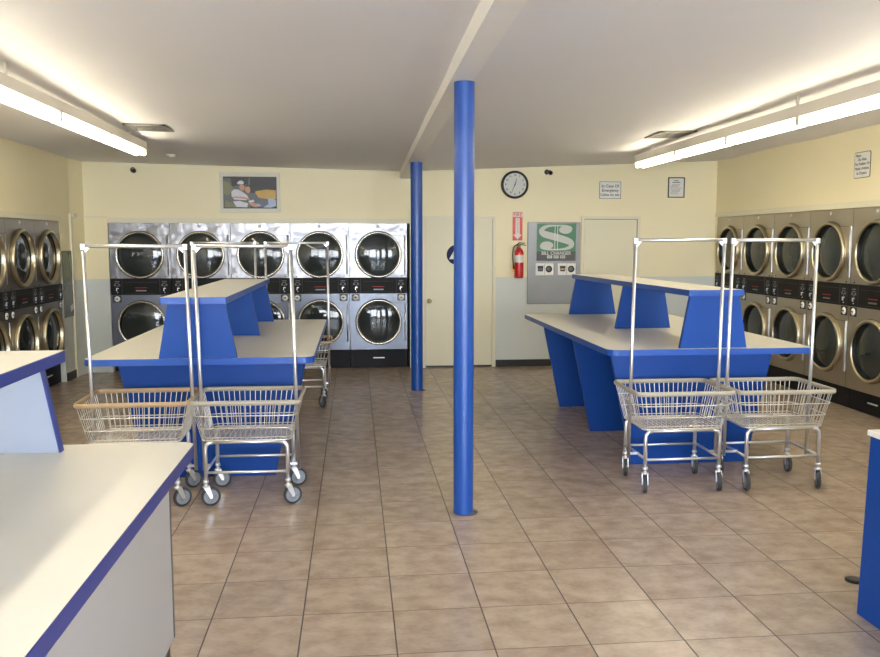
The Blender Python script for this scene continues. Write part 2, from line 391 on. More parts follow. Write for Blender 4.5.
# ------------------------------------------------------------------ dryers
def make_dryer(w, zk, zb, zp, zt, cu, cl, msteel_up, msteel_lo, mring, R=.298, deep=True):
    """stacked tumble dryer, front in the xz plane facing -y; depth goes +y"""
    root = empty('stacked_dryer'); D = .82; h = w/2-.003
    # cabinet: sides, back, top, floor (open front closed by the two plates)
    b = MB()
    for q in ((-h, -h+.01), (h-.01, h)): b.box(q[0], q[1], .004, D, zk, zt); b.box(q[0], q[1], .072, D, 0, zk)
    b.box(-h+.01, h-.01, D-.01, D, 0, zt)
    b.box(-h+.01, h-.01, .004, D-.01, zt-.01, zt); b.box(-h+.01, h-.01, .07, D-.01, .02, zk); b.box(-h+.01, h-.01, .004, D-.01, zb+.01, zp-.01)
    b.build('cabinet', M['seam'], root)
    up = MB().plate(-h, h, zp, zt, 0, [(0, cu, R-.02)], n=56)
    for x_ in (-h+.09, h-.09): up.lathe([(0, -.004), (.005, -.003), (.006, 0)], (x_, 0, zt-.018), 'Y', 8)
    u = up.build('upper_front_panel', msteel_up, root)
    MB().lathe([(0, -.003), (.019, -.003), (.021, 0)], (-.01, -.001, zt-.038), 'Y', 20).build('round_sticker', M['label_white'], u)
    MB().lathe([(.0195, -.0035), (.0165, -.0036)], (-.01, -.001, zt-.038), 'Y', 20).build('sticker_print', M['text_grey'], u)
    MB().plate(-h, h, zk, zb, 0, [(0, cl, R-.02)], n=56).build('lower_front_panel', msteel_lo, root)
    for zc_, nm in ((cu, 'upper'), (cl, 'lower')):
        d = MB()
        d.lathe([(R-.028, .055), (R-.030, -.030), (R-.024, -.040), (R-.010, -.044), (R-.001, -.038), (R+.003, -.026), (R+.003, 0.001)], (0, 0, zc_), 'Y', 64)
        door_ = d.build('door', mring, root)
        g_ = MB().lathe([(R-.030, .010), (R-.060, .004), (R-.12, -.004), (.1, -.010), (0, -.012)], (0, 0, zc_), 'Y', 48)
        g_.build('door_glass', M['door_glass'], door_)
        MB().lathe([(R-.029, -.030), (R-.034, -.016), (R-.034, .030)] if deep else [(R-.031, .000), (R-.036, .003), (R-.036, .030)], (0, 0, zc_), 'Y', 56).build('door_gasket', M['black'], door_)
        MB().lathe([(R+.004, -.002), (R+.0095, -.0022), (R+.0095, 0)], (0, 0, zc_), 'Y', 56).build('door_seam', M['seam'], door_)
        # hinge leaf joining ring to the hinge rod
        b = MB(); n_ = 14; A = []
        for k_ in range(n_+1):
            a = math.radians(-57+114*k_/n_); A.append(((R+.002)*math.cos(a), (R+.002)*math.sin(a)))
        for yy in (-.009,):
            for (xa, za), (xb, zb_) in zip(A, A[1:]):
                b.face([(xa, yy, zc_+za), (w/2-.045, yy, zc_+za), (w/2-.045, yy, zc_+zb_), (xb, yy, zc_+zb_)])
        zz = A[-1][1]
        b.box(A[-1][0], w/2-.045, -.009, 0, zc_+zz-.004, zc_+zz); b.box(A[0][0], w/2-.045, -.009, 0, zc_-zz, zc_-zz+.004)
        b.build('hinge_leaf', msteel_up if nm == 'upper' else msteel_lo, door_)
        b = MB(); b.box(w/2-.043, w/2-.041, -.004, .0, zc_-zz, zc_+zz); b.box(A[-1][0], w/2-.04, -.0095, -.0088, zc_+zz-.002, zc_+zz+.002); b.build('hinge_shadow_gap', M['seam'], door_)
        b = MB(); b.box(w/2-.040, w/2-.020, -.007, -.0, zc_-zz, zc_+zz, bev=.002); b.tube([(w/2-.030, -.008, zc_-zz), (w/2-.030, -.008, zc_+zz)], .0075, 8)
        b.build('hinge', M['chrome'], door_)
    # control panel
    cp = MB().box(-h, h, -.010, .004, zb, zp, bev=.003).build('control_panel', M['panel_black'], root)
    b = MB(); b.box(-.20, .20, -.0125, -.009, zb+.02, zb+.022); b.box(-.20, .20, -.0125, -.009, zp-.05, zp-.048)
    b.box(-.235, -.232, -.0125, -.009, zb+.01, zp-.01); b.box(.232, .235, -.0125, -.009, zb+.01, zp-.01); b.build('panel_groove', M['seam'], cp)
    MB().box(-.075, .075, -.0125, -.009, zb+.088, zb+.094).build('red_lettering_strip', M['text_red'], cp)
    MB().box(-.065, .065, -.0135, -.009, zb+.046, zb+.062, bev=.002).build('nameplate', M['plate_steel'], cp)
    for s_ in (-1, 1):
        x_ = s_*(w/2-.085)
        b = MB()
        for (dx, dz, ww, hh) in ((-.03, .165, .06, .010), (-.028, .145, .05, .008), (-.038, .112, .022, .026), (.014, .112, .022, .026), (-.006, .098, .012, .02)):
            b.box(x_+dx, x_+dx+ww, -.0125, -.009, zb+dz, zb+dz+hh)
        b.build('printed_instructions', M['text_grey'], cp)
        b = MB(); b.box(x_-.012, x_-.004, -.022, -.009, zb+.05, zb+.085); b.box(x_-.012, x_+.016, -.022, -.009, zb+.078, zb+.088, bev=.001)
        b.lathe([(0, -.016), (.006, -.015), (.006, -.009)], (x_+.002, 0, zb+.032), 'Y', 10); b.build('coin_slot', M['chrome'], cp)
        # coin lock plate under the panel
        cpx = s_*(w/2-.078)
        lk = MB().box(cpx-.052, cpx+.052, -.006, .001, zb-.096, zb-.006, bev=.002).build('lock_plate', M['black'], root)
        MB().lathe([(0, -.014), (.016, -.014), (.020, -.010), (.034, -.0095), (.036, -.006)], (cpx, 0, zb-.051), 'Y', 20).build('lock', M['white'], lk)
        b = MB().lathe([(0, -.0155), (.010, -.0155), (.011, -.0135)], (cpx, 0, zb-.051), 'Y', 14); b.box(cpx-.028, cpx+.0, -.0152, -.0138, zb-.052, zb-.044); b.build('lock_mark', M['black'], lk)
        MB().lathe([(0, -.006), (.008, -.005), (.008, 0)], (s_*(w/2-.07), 0, zp+.016), 'Y', 10).build('bolt', M['black'], root)
    kp = MB().box(-h, h, .05, .07, .005, zk-.001).build('kick_panel', M['kick'], root)
    MB().box(-.075, .075, .035, .05, zk*.50, zk*.50+.014, bev=.003).build('kick_handle', M['chrome'], kp)
    return root

ws = .752
db = make_dryer(ws, .25, .985, 1.195, 1.893, 1.49, .612, M['steel_bright'], M['steel_grey'], M['ring'])
backlabels = ['stacked steel dryer at the left end of the back wall row', 'stacked steel dryer in back wall row, second from left, left of the wall picture',
              'stacked steel dryer in the middle of the back wall row, below the wall picture', 'stacked steel dryer in back wall row, fourth from left, just right of the wall picture',
              'stacked steel dryer at the right end of back wall row, beside the far blue column']
for i in range(5):
    o = db if i == 0 else copy_tree(db)
    o.location = (B0+ws*(i+.5)+.004, YB+.012, 0); tag(o, backlabels[i], 'dryer', 'stacked dryers along the back wall')
def swap(root, mp):
    """give a second set of dryers its own metal"""
    for ch in [x for x in list(bpy.data.objects) if x.parent == root]:
        if ch.data: 
            for i_, m_ in enumerate(ch.data.materials):
                if m_ in mp: ch.data.materials[i_] = mp[m_]
        swap(ch, mp)
wl = .77
dl = make_dryer(wl, .25, .975, 1.168, 1.893, 1.487, .605, M['steel_dim'], M['steel_dim'], M['ring_warm'], deep=False)
ll = ['stacked dryer at the far end of the left wall row, beside the wall poster', 'stacked dryer second from the far end of the left wall row',
      'stacked dryer third from the far end of left wall row, cut by the photo edge', 'stacked dryer in left wall row nearest the camera']
for i in range(4):
    o = dl if i == 0 else copy_tree(dl)
    o.location = (XL-.008, L1-wl*(i+.5), 0); o.rotation_euler = (0, 0, PI/2); tag(o, ll[i], 'dryer', 'stacked dryers along the left wall')
wr = .78
drr = make_dryer(wr, .215, 1.025, 1.245, 1.983, 1.558, .622, M['steel_warm'], M['steel_warm'], M['ring_warm'])
rl = ['stacked brushed steel dryer in the back right corner, farthest of right wall row', 'stacked brushed steel dryer second from the back corner on the right wall',
      'stacked brushed steel dryer in the middle of the right wall row', 'stacked brushed steel dryer fourth from the back corner on the right wall',
      'stacked brushed steel dryer nearest on right wall, cut by the photo edge']
for i in range(5):
    o = drr if i == 0 else copy_tree(drr)
    o.location = (XR+.008, R1-.01-wr*(i+.5), 0); o.rotation_euler = (0, 0, -PI/2); tag(o, rl[i], 'dryer', 'stacked dryers along the right wall')

# ------------------------------------------------------------------ folding tables
def rrect(x0, x1, y0, y1, r, corners=(1, 1, 1, 1)):
    out = []
    for (cx, cy, a0), c in zip(((x1-r, y1-r, 0), (x0+r, y1-r, 90), (x0+r, y0+r, 180), (x1-r, y0+r, 270)), corners):
        if c: out += [(cx+r*math.cos(math.radians(a0+15*k)), cy+r*math.sin(math.radians(a0+15*k))) for k in range(7)]
        else: out.append((x1 if cx > (x0+x1)/2 else x0, y1 if cy > (y0+y1)/2 else y0))
    return out
def slab(name, x0, x1, y0, y1, zt, th, r, root, mtop, medge, corners=(1, 1, 1, 1)):
    """laminated board: top and underside, with the coloured band running round its edge"""
    p = rrect(x0+.003, x1-.003, y0+.003, y1-.003, r, corners)
    o = MB().prism(p, zt-th, zt).build(name, mtop, root)
    po = rrect(x0, x1, y0, y1, r+.003, corners); b = MB(); n = len(po)
    for z in (zt-th-.0005, zt-.0008): pass
    A = [b.bm.verts.new((x, y, zt-.0012)) for x, y in po]; B_ = [b.bm.verts.new((x, y, zt-th-.0005)) for x, y in po]
    Ai = [b.bm.verts.new((x, y, zt+.0003)) for x, y in p]; Bi = [b.bm.verts.new((x, y, zt-th-.0005)) for x, y in p]
    for i in range(n):
        j = (i+1) % n
        for U, V in ((Ai, A), (A, B_), (B_, Bi)): b.bm.faces.new((U[i], U[j], V[j], V[i]))
    b.build('edge_band', medge, o)
    return o
def trap(name, yc, th, zb, zt, cx, hb, ht, m, root, edge=None):
    o = MB().prism([(cx-hb, zb), (cx+hb, zb), (cx+ht, zt), (cx-ht, zt)], yc-th/2, yc+th/2, 'Y').build(name, m, root)
    return o
def table(label, x0, x1, y0, y1, z, cx, legs, shelf, sups, edge, skew=0.0):
    root = tag(empty('folding_table', ((x0+x1)/2, (y0+y1)/2, 0)), label, 'table')
    g = empty('tmp')
    slab('tabletop', x0, x1, y0, y1, z, .042, .07, g, M['laminate'], edge)
    for y in legs: trap('leg_panel', y, .034, .002, z-.043, cx, .445, .625, M['blue'], g)
    sx0, sx1, sy0, sy1, sz = shelf
    slab('raised_shelf', sx0, sx1, sy0, sy1, sz, .042, .006, g, M['laminate'], edge)
    for y in sups: trap('shelf_support', y, .034, z+.0005, sz-.043, (sx0+sx1)/2, .250, (sx1-sx0)/2-.025, M['blue'], g)
    for ch in [x for x in list(bpy.data.objects) if x.parent == g]:
        ch.parent = root; ch.location = (-(x0+x1)/2, -(y0+y1)/2, 0)
        if skew and ch.name.startswith(('raised', 'shelf')):      # the shelf stands a little askew on the table
            Rz = Matrix.Rotation(skew, 4, 'Z'); pv = Vector((cx, sups[0], 0))
            for v in ch.data.vertices: v.co = Rz @ (v.co-pv)+pv
            for gc in [x for x in list(bpy.data.objects) if x.parent == ch]:
                for v in gc.data.vertices: v.co = Rz @ (v.co-pv)+pv
    bpy.data.objects.remove(g)
    return root
table('long blue folding table with raised shelf on the left, before the back wall dryers', -1.755, -.275, 5.56, 8.30, .9, -1.02, (5.97, 7.0, 7.9),
      (-1.232, -.815, 5.46, 8.20, 1.305), (5.59, 6.93, 8.12), M['blue_edge'])
table('long blue folding table with raised shelf on the right, in front of the bill changer', 1.765, 3.29, 5.70, 8.70, .9, 2.49, (5.99, 7.10, 8.21),
      (2.345, 2.760, 5.725, 8.68, 1.317), (5.77, 7.16, 8.62), M['blue_edge'], math.radians(1.4))

# near left table: laminated box body, raised shelf on a white blue-edged panel
root = tag(empty('folding_table', (-1.3, 1.3, 0)), 'cream topped folding table in the left foreground with white box body and violet edge', 'table')
def rel(o): o.location = (1.3, -1.3, 0); return o
rel(slab('tabletop', -2.0, -.606, -.6, 3.22, .9, .045, .05, root, M['laminate'], M['violet_edge']))
bd = rel(MB().box(-1.9, -.70, -.5, 3.17, .155, .854).build('body', M['shaded_white_lam'], root))
MB().box(-.701, -.698, 3.155, 3.171, .155, .854).build('corner_edge', M['seam'], bd)
rel(MB().box(-1.88, -.715, -.48, 3.155, .002, .155).build('kick_base', M['black_base'], root))
rel(slab('raised_shelf', -1.56, -1.040, -.4, 3.13, 1.268, .040, .006, root, M['laminate'], M['violet_edge']))
for y in (3.112, 1.2, -.3):
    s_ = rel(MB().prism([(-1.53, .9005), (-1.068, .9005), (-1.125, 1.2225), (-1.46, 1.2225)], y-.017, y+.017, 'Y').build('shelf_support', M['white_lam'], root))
    b = MB()
    b.prism([(-1.0675, .9005), (-1.061, .9005), (-1.118, 1.2225), (-1.1245, 1.2225)], y-.018, y+.018, 'Y'); b.build('edge_band', M['violet_edge'], s_)

# near right blue cabinet
root = tag(empty('service_cabinet', (2.9, 2.6, 0)), 'blue cabinet with pale top at the right edge of the photo', 'cabinet')
c_ = MB().box(2.255, 3.5, 1.75, 3.42, .03, .81, bev=.003).build('body', M['blue'], root); c_.location = (-2.9, -2.6, 0)
b = MB().prism([(2.222, .002), (2.2545, .002), (2.2545, .808), (2.243, .808)], 1.75, 3.41, 'Y').build('side_panel', M['blue'], root); b.location = (-2.9, -2.6, 0)
MB().lathe([(0, -.014), (.012, -.013), (.012, 0)], (2.230, 3.25, .56), 'X', 14).build('lock', M['black'], b)
b2 = slab('worktop', 2.2425, 3.52, 1.73, 3.44, .832, .022, .006, root, M['laminate'], M['white']); b2.location = (-2.9, -2.6, 0)
b = MB().lathe([(0, .0005), (.045, .0005), (.045, .008), (.03, .014), (0, .016)], (2.43, 3.76, 0), 'Z', 16).build('foot', M['black'], root); b.location = (-2.9, -2.6, 0)

# ------------------------------------------------------------------ laundry carts
def make_cart(vinyl, twist=0.0, pt=1.645, rox=0.0, px=.307, tilt=0.0):
    root = empty('laundry_cart')
    rx, ry, rz = .334, .265, .665          # rim half sizes, height
    bx, by, bz = .275, .215, .42
    def ring(hx, hy, z, r=.05, n=5):
        out = []
        for cx, cy, a0 in ((hx-r, hy-r, 0), (-hx+r, hy-r, 90), (-hx+r, -hy+r, 180), (hx-r, -hy+r, 270)):
            for k_ in range(n): a = math.radians(a0+90*k_/(n-1)); out.append((cx+r*math.cos(a), cy+r*math.sin(a), z))
        return out
    # basket wires
    b = MB()
    for t_ in (.33, .66): b.tube(ring(bx+(rx-bx)*t_, by+(ry-by)*t_, bz+(rz-bz)*t_, .045), .0040, 5, closed=True)
    b.tube(ring(bx, by, bz, .04), .005, 6, closed=True); b.tube(ring(bx-.004, by-.004, bz+.018, .04), .003, 5, closed=True)
    nx, ny = 17, 12
    for i_ in range(nx):
        u = -1+2*(i_+.5)/nx
        for s_ in (-1, 1):
            b.tube([(u*(rx-.03), s_*ry, rz), (u*(bx-.015), s_*by, bz)], .0027, 5, cap=False)
        b.tube([(u*(bx-.015), -by, bz), (u*(bx-.015), by, bz)], .0022, 4, cap=False)
    for i_ in range(ny):
        u = -1+2*(i_+.5)/ny
        for s_ in (-1, 1):
            b.tube([(s_*rx, u*(ry-.03), rz), (s_*bx, u*(by-.015), bz)], .0027, 5, cap=False)
        b.tube([(-bx, u*(by-.015), bz), (bx, u*(by-.015), bz)], .0022, 4, cap=False)
    b.build('wire_basket', M['wire'], root)
    MB().tube(ring(rx, ry, rz, .045), .0105, 10, closed=True, flat=1.5, up=(0, 0, 1)).build('rim_bumper', vinyl, root)
    # base frame: legs, rails
    lx, ly = .255, .205
    for sx in (-1, 1):
        for sy in (-1, 1):
            b = MB().tube([(sx*(lx-.05), sy*ly, bz-.012), (sx*(lx-.018), sy*ly, bz-.018), (sx*(lx-.003), sy*ly, bz-.04), (sx*lx, sy*ly, bz-.075), (sx*lx, sy*ly, .160)], .013, 10)
            leg = b.build('leg', M['chrome'], root)
            # caster
            rot = Matrix.Rotation(math.radians(twist+random.uniform(-9, 9)), 4, 'Z')
            ca = empty('tmp'); 
            b = MB(); b.lathe([(0, .168), (.017, .168), (.019, .150), (.012, .146), (.012, .132), (.022, .130), (.024, .122), (0, .121)], (0, 0, 0), 'Z', 16)
            for q in (-1, 1):
                b.prism([(-.020, .126), (.020, .126), (.038, .066), (.035, .050), (.021, .050), (.012, .070)], q*.0165, q*.0195, 'X')
            b.tube([(-.022, .028, .060), (.022, .028, .060)], .005, 8)
            f = b.build('caster_fork', M['chrome'], root)
            cap = empty('x'); bpy.data.objects.remove(cap); bpy.data.objects.remove(ca)
            f.location = (sx*lx, sy*ly, 0); f.rotation_euler = rot.to_euler()
            b = MB().lathe([(.046, -.012), (.056, -.0125), (.0585, -.009), (.0595, 0), (.0585, .009), (.056, .0125), (.046, .012)], (0, .028, .0600), 'X', 28)
            b.build('tyre', M['rubber'], f)
            b = MB().lathe([(0, -.013), (.014, -.013), (.016, -.009), (.040, -.008), (.046, -.012), (.046, .012), (.040, .008), (.016, .009), (.014, .013), (0, .013)], (0, .028, .0600), 'X', 28)
            b.build('wheel_hub', M['hub'], f)
    for sy in (-1, 1):
        MB().tube([(-lx, sy*ly, .215), (lx, sy*ly, .215)], .009, 8).build('stretcher', M['chrome'], root)
        MB().tube([(-lx+.03, sy*ly, bz-.012), (lx-.03, sy*ly, bz-.012)], .0115, 8).build('top_rail', M['chrome'], root)
    for sx in (-1, 1):
        MB().tube([(sx*lx, -ly, .220), (sx*lx, ly, .220)], .009, 8).build('stretcher', M['chrome'], root)
    # hanging rack
    py = -.06
    for sx in (-1, 1):
        X_ = sx*px+rox; b = MB().tube([(X_-tilt, py, .195), (X_, py, pt)], .0115, 12)
        p = b.build('rack_pole', M['chrome'], root)
        b = MB(); b.box(X_-.0135, X_+.0135, py-.0135, py+.0135, pt-.024, pt+.013, bev=.003)
        b.prism([(X_-sx*.012, pt-.042), (X_-sx*.046, pt-.006), (X_-sx*.012, pt-.006)], py-.004, py+.004, 'Y')
        b.lathe([(0, -.022), (.006, -.020), (.006, -.014)], (X_, py, pt-.004), 'Y', 8); b.build('corner_bracket', M['chrome'], p)
        MB().box(min(sx*.25, X_-tilt), max(sx*.25, X_-tilt), py-.006, py+.006, .216, .232).build('pole_clamp', M['chrome'], p)
    MB().tube([(rox-px, py, pt), (rox+px, py, pt)], .0115, 12).build('hanging_bar', M['chrome'], root)
    return root
carts = [(M['vinyl_grey'], -.684, 5.48, -1, -72, 'wire laundry cart with hanging rack at left table, right one of front pair'),
         (M['vinyl_tan'], -1.374, 5.48, 1, -58, 'tan rimmed wire laundry cart partly hidden behind the left foreground table'),
         (M['vinyl_grey'], 2.163, 5.51, 0, 168, 'wire laundry cart with hanging rack at right table, left one of the pair'),
         (M['vinyl_grey'], 2.858, 5.50, 0, 165, 'wire laundry cart with hanging rack at right table, right one of the pair'),
         (M['vinyl_tan'], -.575, 8.60, 0, 30, 'wire laundry cart behind left table, showing at its far right corner'),
         (M['vinyl_grey'], -1.29, 8.60, 0, 30, 'wire laundry cart behind left table, only its rack poles showing above the shelf')]
for v, x, y, rz_, tw, lab in carts:
    kw = {} if y > 6 else (dict(pt=1.630, tilt=-.028, rox=.010) if x < 0 else dict(pt=1.668, tilt=.014))
    if -1 < x < 0 and y < 6: kw.update(px=.300, rox=-.017)
    if x > 2.5: kw.update(rox=-.034, px=.298)
    random.seed(int(x*100)+7)
    o = make_cart(v, tw, **kw); o.location = (x, y, 0); o.rotation_euler = (0, 0, math.radians(rz_)); tag(o, lab, 'laundry cart', 'wire laundry carts with hanging racks')

# ------------------------------------------------------------------ fluorescent lights
def strip(label, x, y0, y1, z0, z1, n, top):
    """channel against the ceiling with a run of bare tubes under it, from far end y0 to near end y1"""
    root = tag(empty('fluorescent_light', (x, (y0+y1)/2, z0)), label, 'ceiling light', 'bare tube strip lights on the ceiling')
    def P(y, dz, dx=0): t_ = (y-y0)/(y1-y0); return (dx, y-(y0+y1)/2, z0+(z1-z0)*t_-z0+dz)
    b = MB(); w = .05
    b.box(-w, w, P(y1, 0)[1], P(y0+.04, 0)[1], .030, top-z0, bev=.004)
    b.build('channel', M['fixture'], root)
    for k_ in range(5):
        y = y0-.4+(y1-y0+.8)*k_/4; MB().tube([(0, P(y, 0)[1], top-z0-.003), (0, P(y, 0)[1], zc(x, y)-z0+.004)], .012, 8).build('hanger', M['fixture'], root)
    L = (y1-y0)/n
    for i in range(n):
        ya, yb = y0+L*i, y0+L*(i+1)
        for dx in (-.034, .034): MB().tube([P(ya-.030, -.012, dx), P(yb+.030, -.012, dx)], .019, 12).build('tube', M['tube'], root)
        b = MB()
        b.box(-.05, .05, P(yb, 0)[1]-.024, P(yb, 0)[1]+.024, P(yb, 0)[2]-.030, P(yb, 0)[2]+.034); b.build('lamp_holder', M['fixture'], root)
    b = MB().box(-.05, .05, P(y0, 0)[1]-.002, P(y0, 0)[1]+.012, P(y0, 0)[2]-.012, P(y0, 0)[2]+.034); b.build('lamp_holder', M['fixture'], root)
    return root
strip('bare fluorescent strip light on the left side of the ceiling', -2.03, 8.45, -3.35, 2.507, 2.507, 10, 2.615)
strip('bare fluorescent strip light on the right side, of jointed tubes', 3.22, 9.38, -3.50, 2.517, 2.517, 11, 2.632)

# ------------------------------------------------------------------ ceiling vents
for x0, x1, y0, y1, lab in ((-1.87, -1.50, 7.19, 7.60, 'rectangular ceiling vent beside the left strip light'), (2.93, 3.30-.02, 7.50, 7.96, 'rectangular ceiling vent beside the right strip light')):
    if x0 > 0: x0, x1 = 2.87, 3.22; y0 += .28; y1 += .28
    else: x0, x1 = -1.97, -1.62; y0 += .40; y1 += .40
    zz = zc((x0+x1)/2, (y0+y1)/2)
    t = tag(empty('ceiling_vent', ((x0+x1)/2, (y0+y1)/2, zz)), lab, 'vent', 'ceiling vents')
    hx, hy = (x1-x0)/2, (y1-y0)/2; b = MB()
    for q in ((-hx, hx, -hy, -hy+.03), (-hx, hx, hy-.03, hy), (-hx, -hx+.03, -hy, hy), (hx-.03, hx, -hy, hy)): b.box(q[0], q[1], q[2], q[3], -.010, .012, bev=.002)
    b.build('frame', M['vent'], t)
    MB().box(-hx+.02, hx-.02, -hy+.02, hy-.02, -.003, .008).build('backing', M['vent_dark'], t)
    b = MB()
    for k_ in range(11):
        x_ = -hx+.035+k_*(2*hx-.07)/10; b.box(x_-.0035, x_+.0035, -hy+.03, hy-.03, -.009, -.002)
    for k_ in range(5):
        y_ = -hy+.06+k_*(2*hy-.12)/4; b.box(-hx+.03, hx-.03, y_-.004, y_+.004, -.009, -.002)
    b.build('grille', M['vent'], t)
    t.rotation_euler = (0, math.radians(-1.6 if x0 > 0 else 1.0), 0)

# ------------------------------------------------------------------ things on the back wall
# clock
t = tag(empty('wall_clock', (2.096, YB-.001, 2.400)), 'round black rimmed wall clock with white face above the fire extinguisher', 'clock')
MB().lathe([(.150, -.030), (.156, -.040), (.172, -.042), (.181, -.030), (.181, 0)], (0, 0, 0), 'Y', 56).build('rim', M['black'], t)
fc = MB().lathe([(0, -.026), (.152, -.026)], (0, 0, 0), 'Y', 48).build('clock_face', mat('clock_face_white', rgb(206, 208, 204), .5, var=.02), t)
for h_ in range(1, 13):
    a = h_*PI/6; text_obj('numeral', str(h_), .038, M['ink'], fc, (.122*math.sin(a), -.0275, .122*math.cos(a)), bold=.0006)
def hand(name, deg, L, w):
    a = math.radians(deg); d = Vector((math.sin(a), 0, math.cos(a))); n_ = Vector((d.z, 0, -d.x))
    p = [Vector((0, -.030, 0))+q for q in (-.02*d-w*n_, -.02*d+w*n_, L*d+w*.5*n_, L*d-w*.5*n_)]
    b = MB(); A = [b.bm.verts.new(v) for v in p]; B_ = [b.bm.verts.new(v+Vector((0, .0015, 0))) for v in p]
    b.bm.faces.new(A); b.bm.faces.new(B_[::-1])
    for i in range(4): b.bm.faces.new((A[i], A[(i+1) % 4], B_[(i+1) % 4], B_[i]))
    b.build(name, M['ink'], t)
hand('hour_hand', 16, .082, .006); hand('minute_hand', 203, .125, .004)
MB().lathe([(0, -.032), (.008, -.031), (.008, -.026)], (0, 0, 0), 'Y', 14).build('hand_pivot', M['ink'], t)
# cameras
for x, z, s_, lab in ((-2.727, 2.540, 1, 'small dark security camera high on the wall at left, by the left light end'), (2.545, 2.556, 1, 'small security camera high on the wall right of the clock')):
    t = tag(empty('security_camera', (x, YB-.001, z)), lab, 'camera', 'small security cameras on the back wall')
    MB().lathe([(0, -.012), (.030, -.012), (.034, 0)], (-.02*s_, 0, .012), 'Y', 18).build('mount', M['frame_metal'], t)
    MB().tube([(-.018*s_, -.01, .012), (.0, -.045, .008)], .010, 8).build('arm', M['fixture'], t)
    d = (Vector((.02*s_, -.13, -.022))-Vector((0, -.04, .008)))
    MB().tube([(0, -.035, .010), (.012*s_, -.085, -.006)], [.026, .029], 18).build('housing', M['plate_steel'], t)
    MB().tube([(.0115*s_, -.084, -.0055), (.0145*s_, -.096, -.009)], [.0285, .024], 18).build('lens', M['black'], t)
# framed picture
t = tag(empty('framed_picture', (-1.31, YB-.002, 2.277)), 'wide picture in a white frame on the back wall, two people reclining', 'picture')
b = MB(); W, H_, w_, h_ = .375, .250, .334, .199
for q in ((-W, W, h_, H_), (-W, W, -H_, -h_), (-W, -w_, -h_, h_), (w_, W, -h_, h_)): b.box(q[0], q[1], -.03, 0, q[2], q[3], bev=.004)
b.build('frame', mat('white_picture_frame', rgb(218, 214, 200), .45, var=.02), t)
PM = [mat('print_'+n_, c, .4, var=.12, vscale=14) for n_, c in (('dark', rgb(34, 30, 28)), ('grey', rgb(88, 92, 88)), ('yellow', rgb(196, 156, 62)), ('white', rgb(206, 206, 214)), ('skin', rgb(190, 142, 108)), ('slate', rgb(84, 88, 104)), ('pale', rgb(160, 176, 200)), ('olive', rgb(120, 118, 84)))]
b = MB()
def pg(pts, mi, dy):  # picture shapes, in fractions of the print
    b.prism([(-w_+x*2*w_, -h_+z*2*h_) for x, z in pts], -.010-dy, -.009-dy, 'Y', mi)
def el(cx, cz, rx_, rz_, mi, dy, rot=0):
    pg([(cx+rx_*math.cos(a)*math.cos(rot)-rz_*math.sin(a)*math.sin(rot)*.6, cz+rx_*math.cos(a)*math.sin(rot)*1.6+rz_*math.sin(a)*math.cos(rot)) for a in [2*PI*k_/22 for k_ in range(22)]], mi, dy)
pg([(0, 0), (1, 0), (1, 1), (0, 1)], 0, 0)
pg([(0, .02), (.5, .02), (.5, .96), (0, .96)], 1, .001)
pg([(0, .45), (.10, .42), (.20, .60), (.12, .80), (.0, .88)], 7, .002)                 # foliage and seat back at left
pg([(.02, .02), (.26, .02), (.18, .16), (.03, .26)], 7, .002)
pg([(.16, .70), (.46, .76), (.48, .96), (.14, .96)], 0, .002)
pg([(.58, .32), (.98, .30), (.98, .58), (.80, .60), (.60, .55)], 2, .001)              # yellow cushion
pg([(.50, .50), (.60, .48), (.66, .34), (.84, .30), (.90, .20), (.80, .05), (.55, .04), (.44, .18), (.44, .36)], 5, .003)   # dark clothing, legs stretched right
pg([(.83, .31), (.92, .33), (.98, .26), (.98, .08), (.86, .02), (.74, .04), (.84, .14)], 6, .004)
pg([(.15, .52), (.20, .60), (.28, .60), (.36, .52), (.44, .42), (.47, .33), (.42, .26), (.20, .28), (.15, .40)], 3, .004)   # pale shirt
pg([(.18, .22), (.30, .24), (.46, .16), (.44, .04), (.24, .05)], 3, .004)              # pale shorts
pg([(.16, .34), (.34, .32), (.46, .28), (.50, .24), (.48, .32), (.36, .37), (.20, .38)], 4, .006)   # forearm
pg([(.46, .22), (.60, .16), (.66, .08), (.60, .04), (.50, .10)], 4, .006)
el(.350, .665, .046, .105, 4, .006, .2); el(.455, .60, .050, .115, 4, .006, .2)        # two faces side by side
pg([(.26, .80), (.30, .87), (.35, .88), (.39, .83), (.38, .77), (.27, .76)], 3, .008)  # white cap
pg([(.41, .68), (.44, .75), (.50, .74), (.52, .66), (.48, .70)], 0, .008)              # dark hair
pg([(.46, .24), (.56, .28), (.58, .22), (.50, .18)], 3, .008); pg([(.62, .16), (.70, .12), (.68, .07), (.62, .10)], 6, .008)
pg([(0, 0), (1, 0), (1, .03), (0, .03)], 0, .009)
b.build('print', PM, t)
# fire sign
t = tag(empty('fire_sign', (2.141, YB-.001, 1.861)), 'red and white fire extinguisher arrow sign on the back wall', 'sign')
pl = MB().box(-.066, .066, -.004, 0, -.186, .186, bev=.001).build('plate', M['sign_red'], t)
MB().box(-.062, .062, -.0045, -.0038, .118, .178).build('title_band', M['label_white'], t)
text_obj('lettering', 'FIRE', .062, M['sign_red'], t, (0, -.0052, .147), bold=.001)
MB().prism([(-.028, .105), (.028, .105), (.028, -.11), (.056, -.11), (0, -.176), (-.056, -.11), (-.028, -.11)], -.0048, -.004, 'Y').build('arrow', M['label_white'], t)
text_obj('lettering', 'EXTINGUISHER', .027, M['sign_red'], t, (0, -.0055, .0), rot=(PI/2, PI/2, 0))
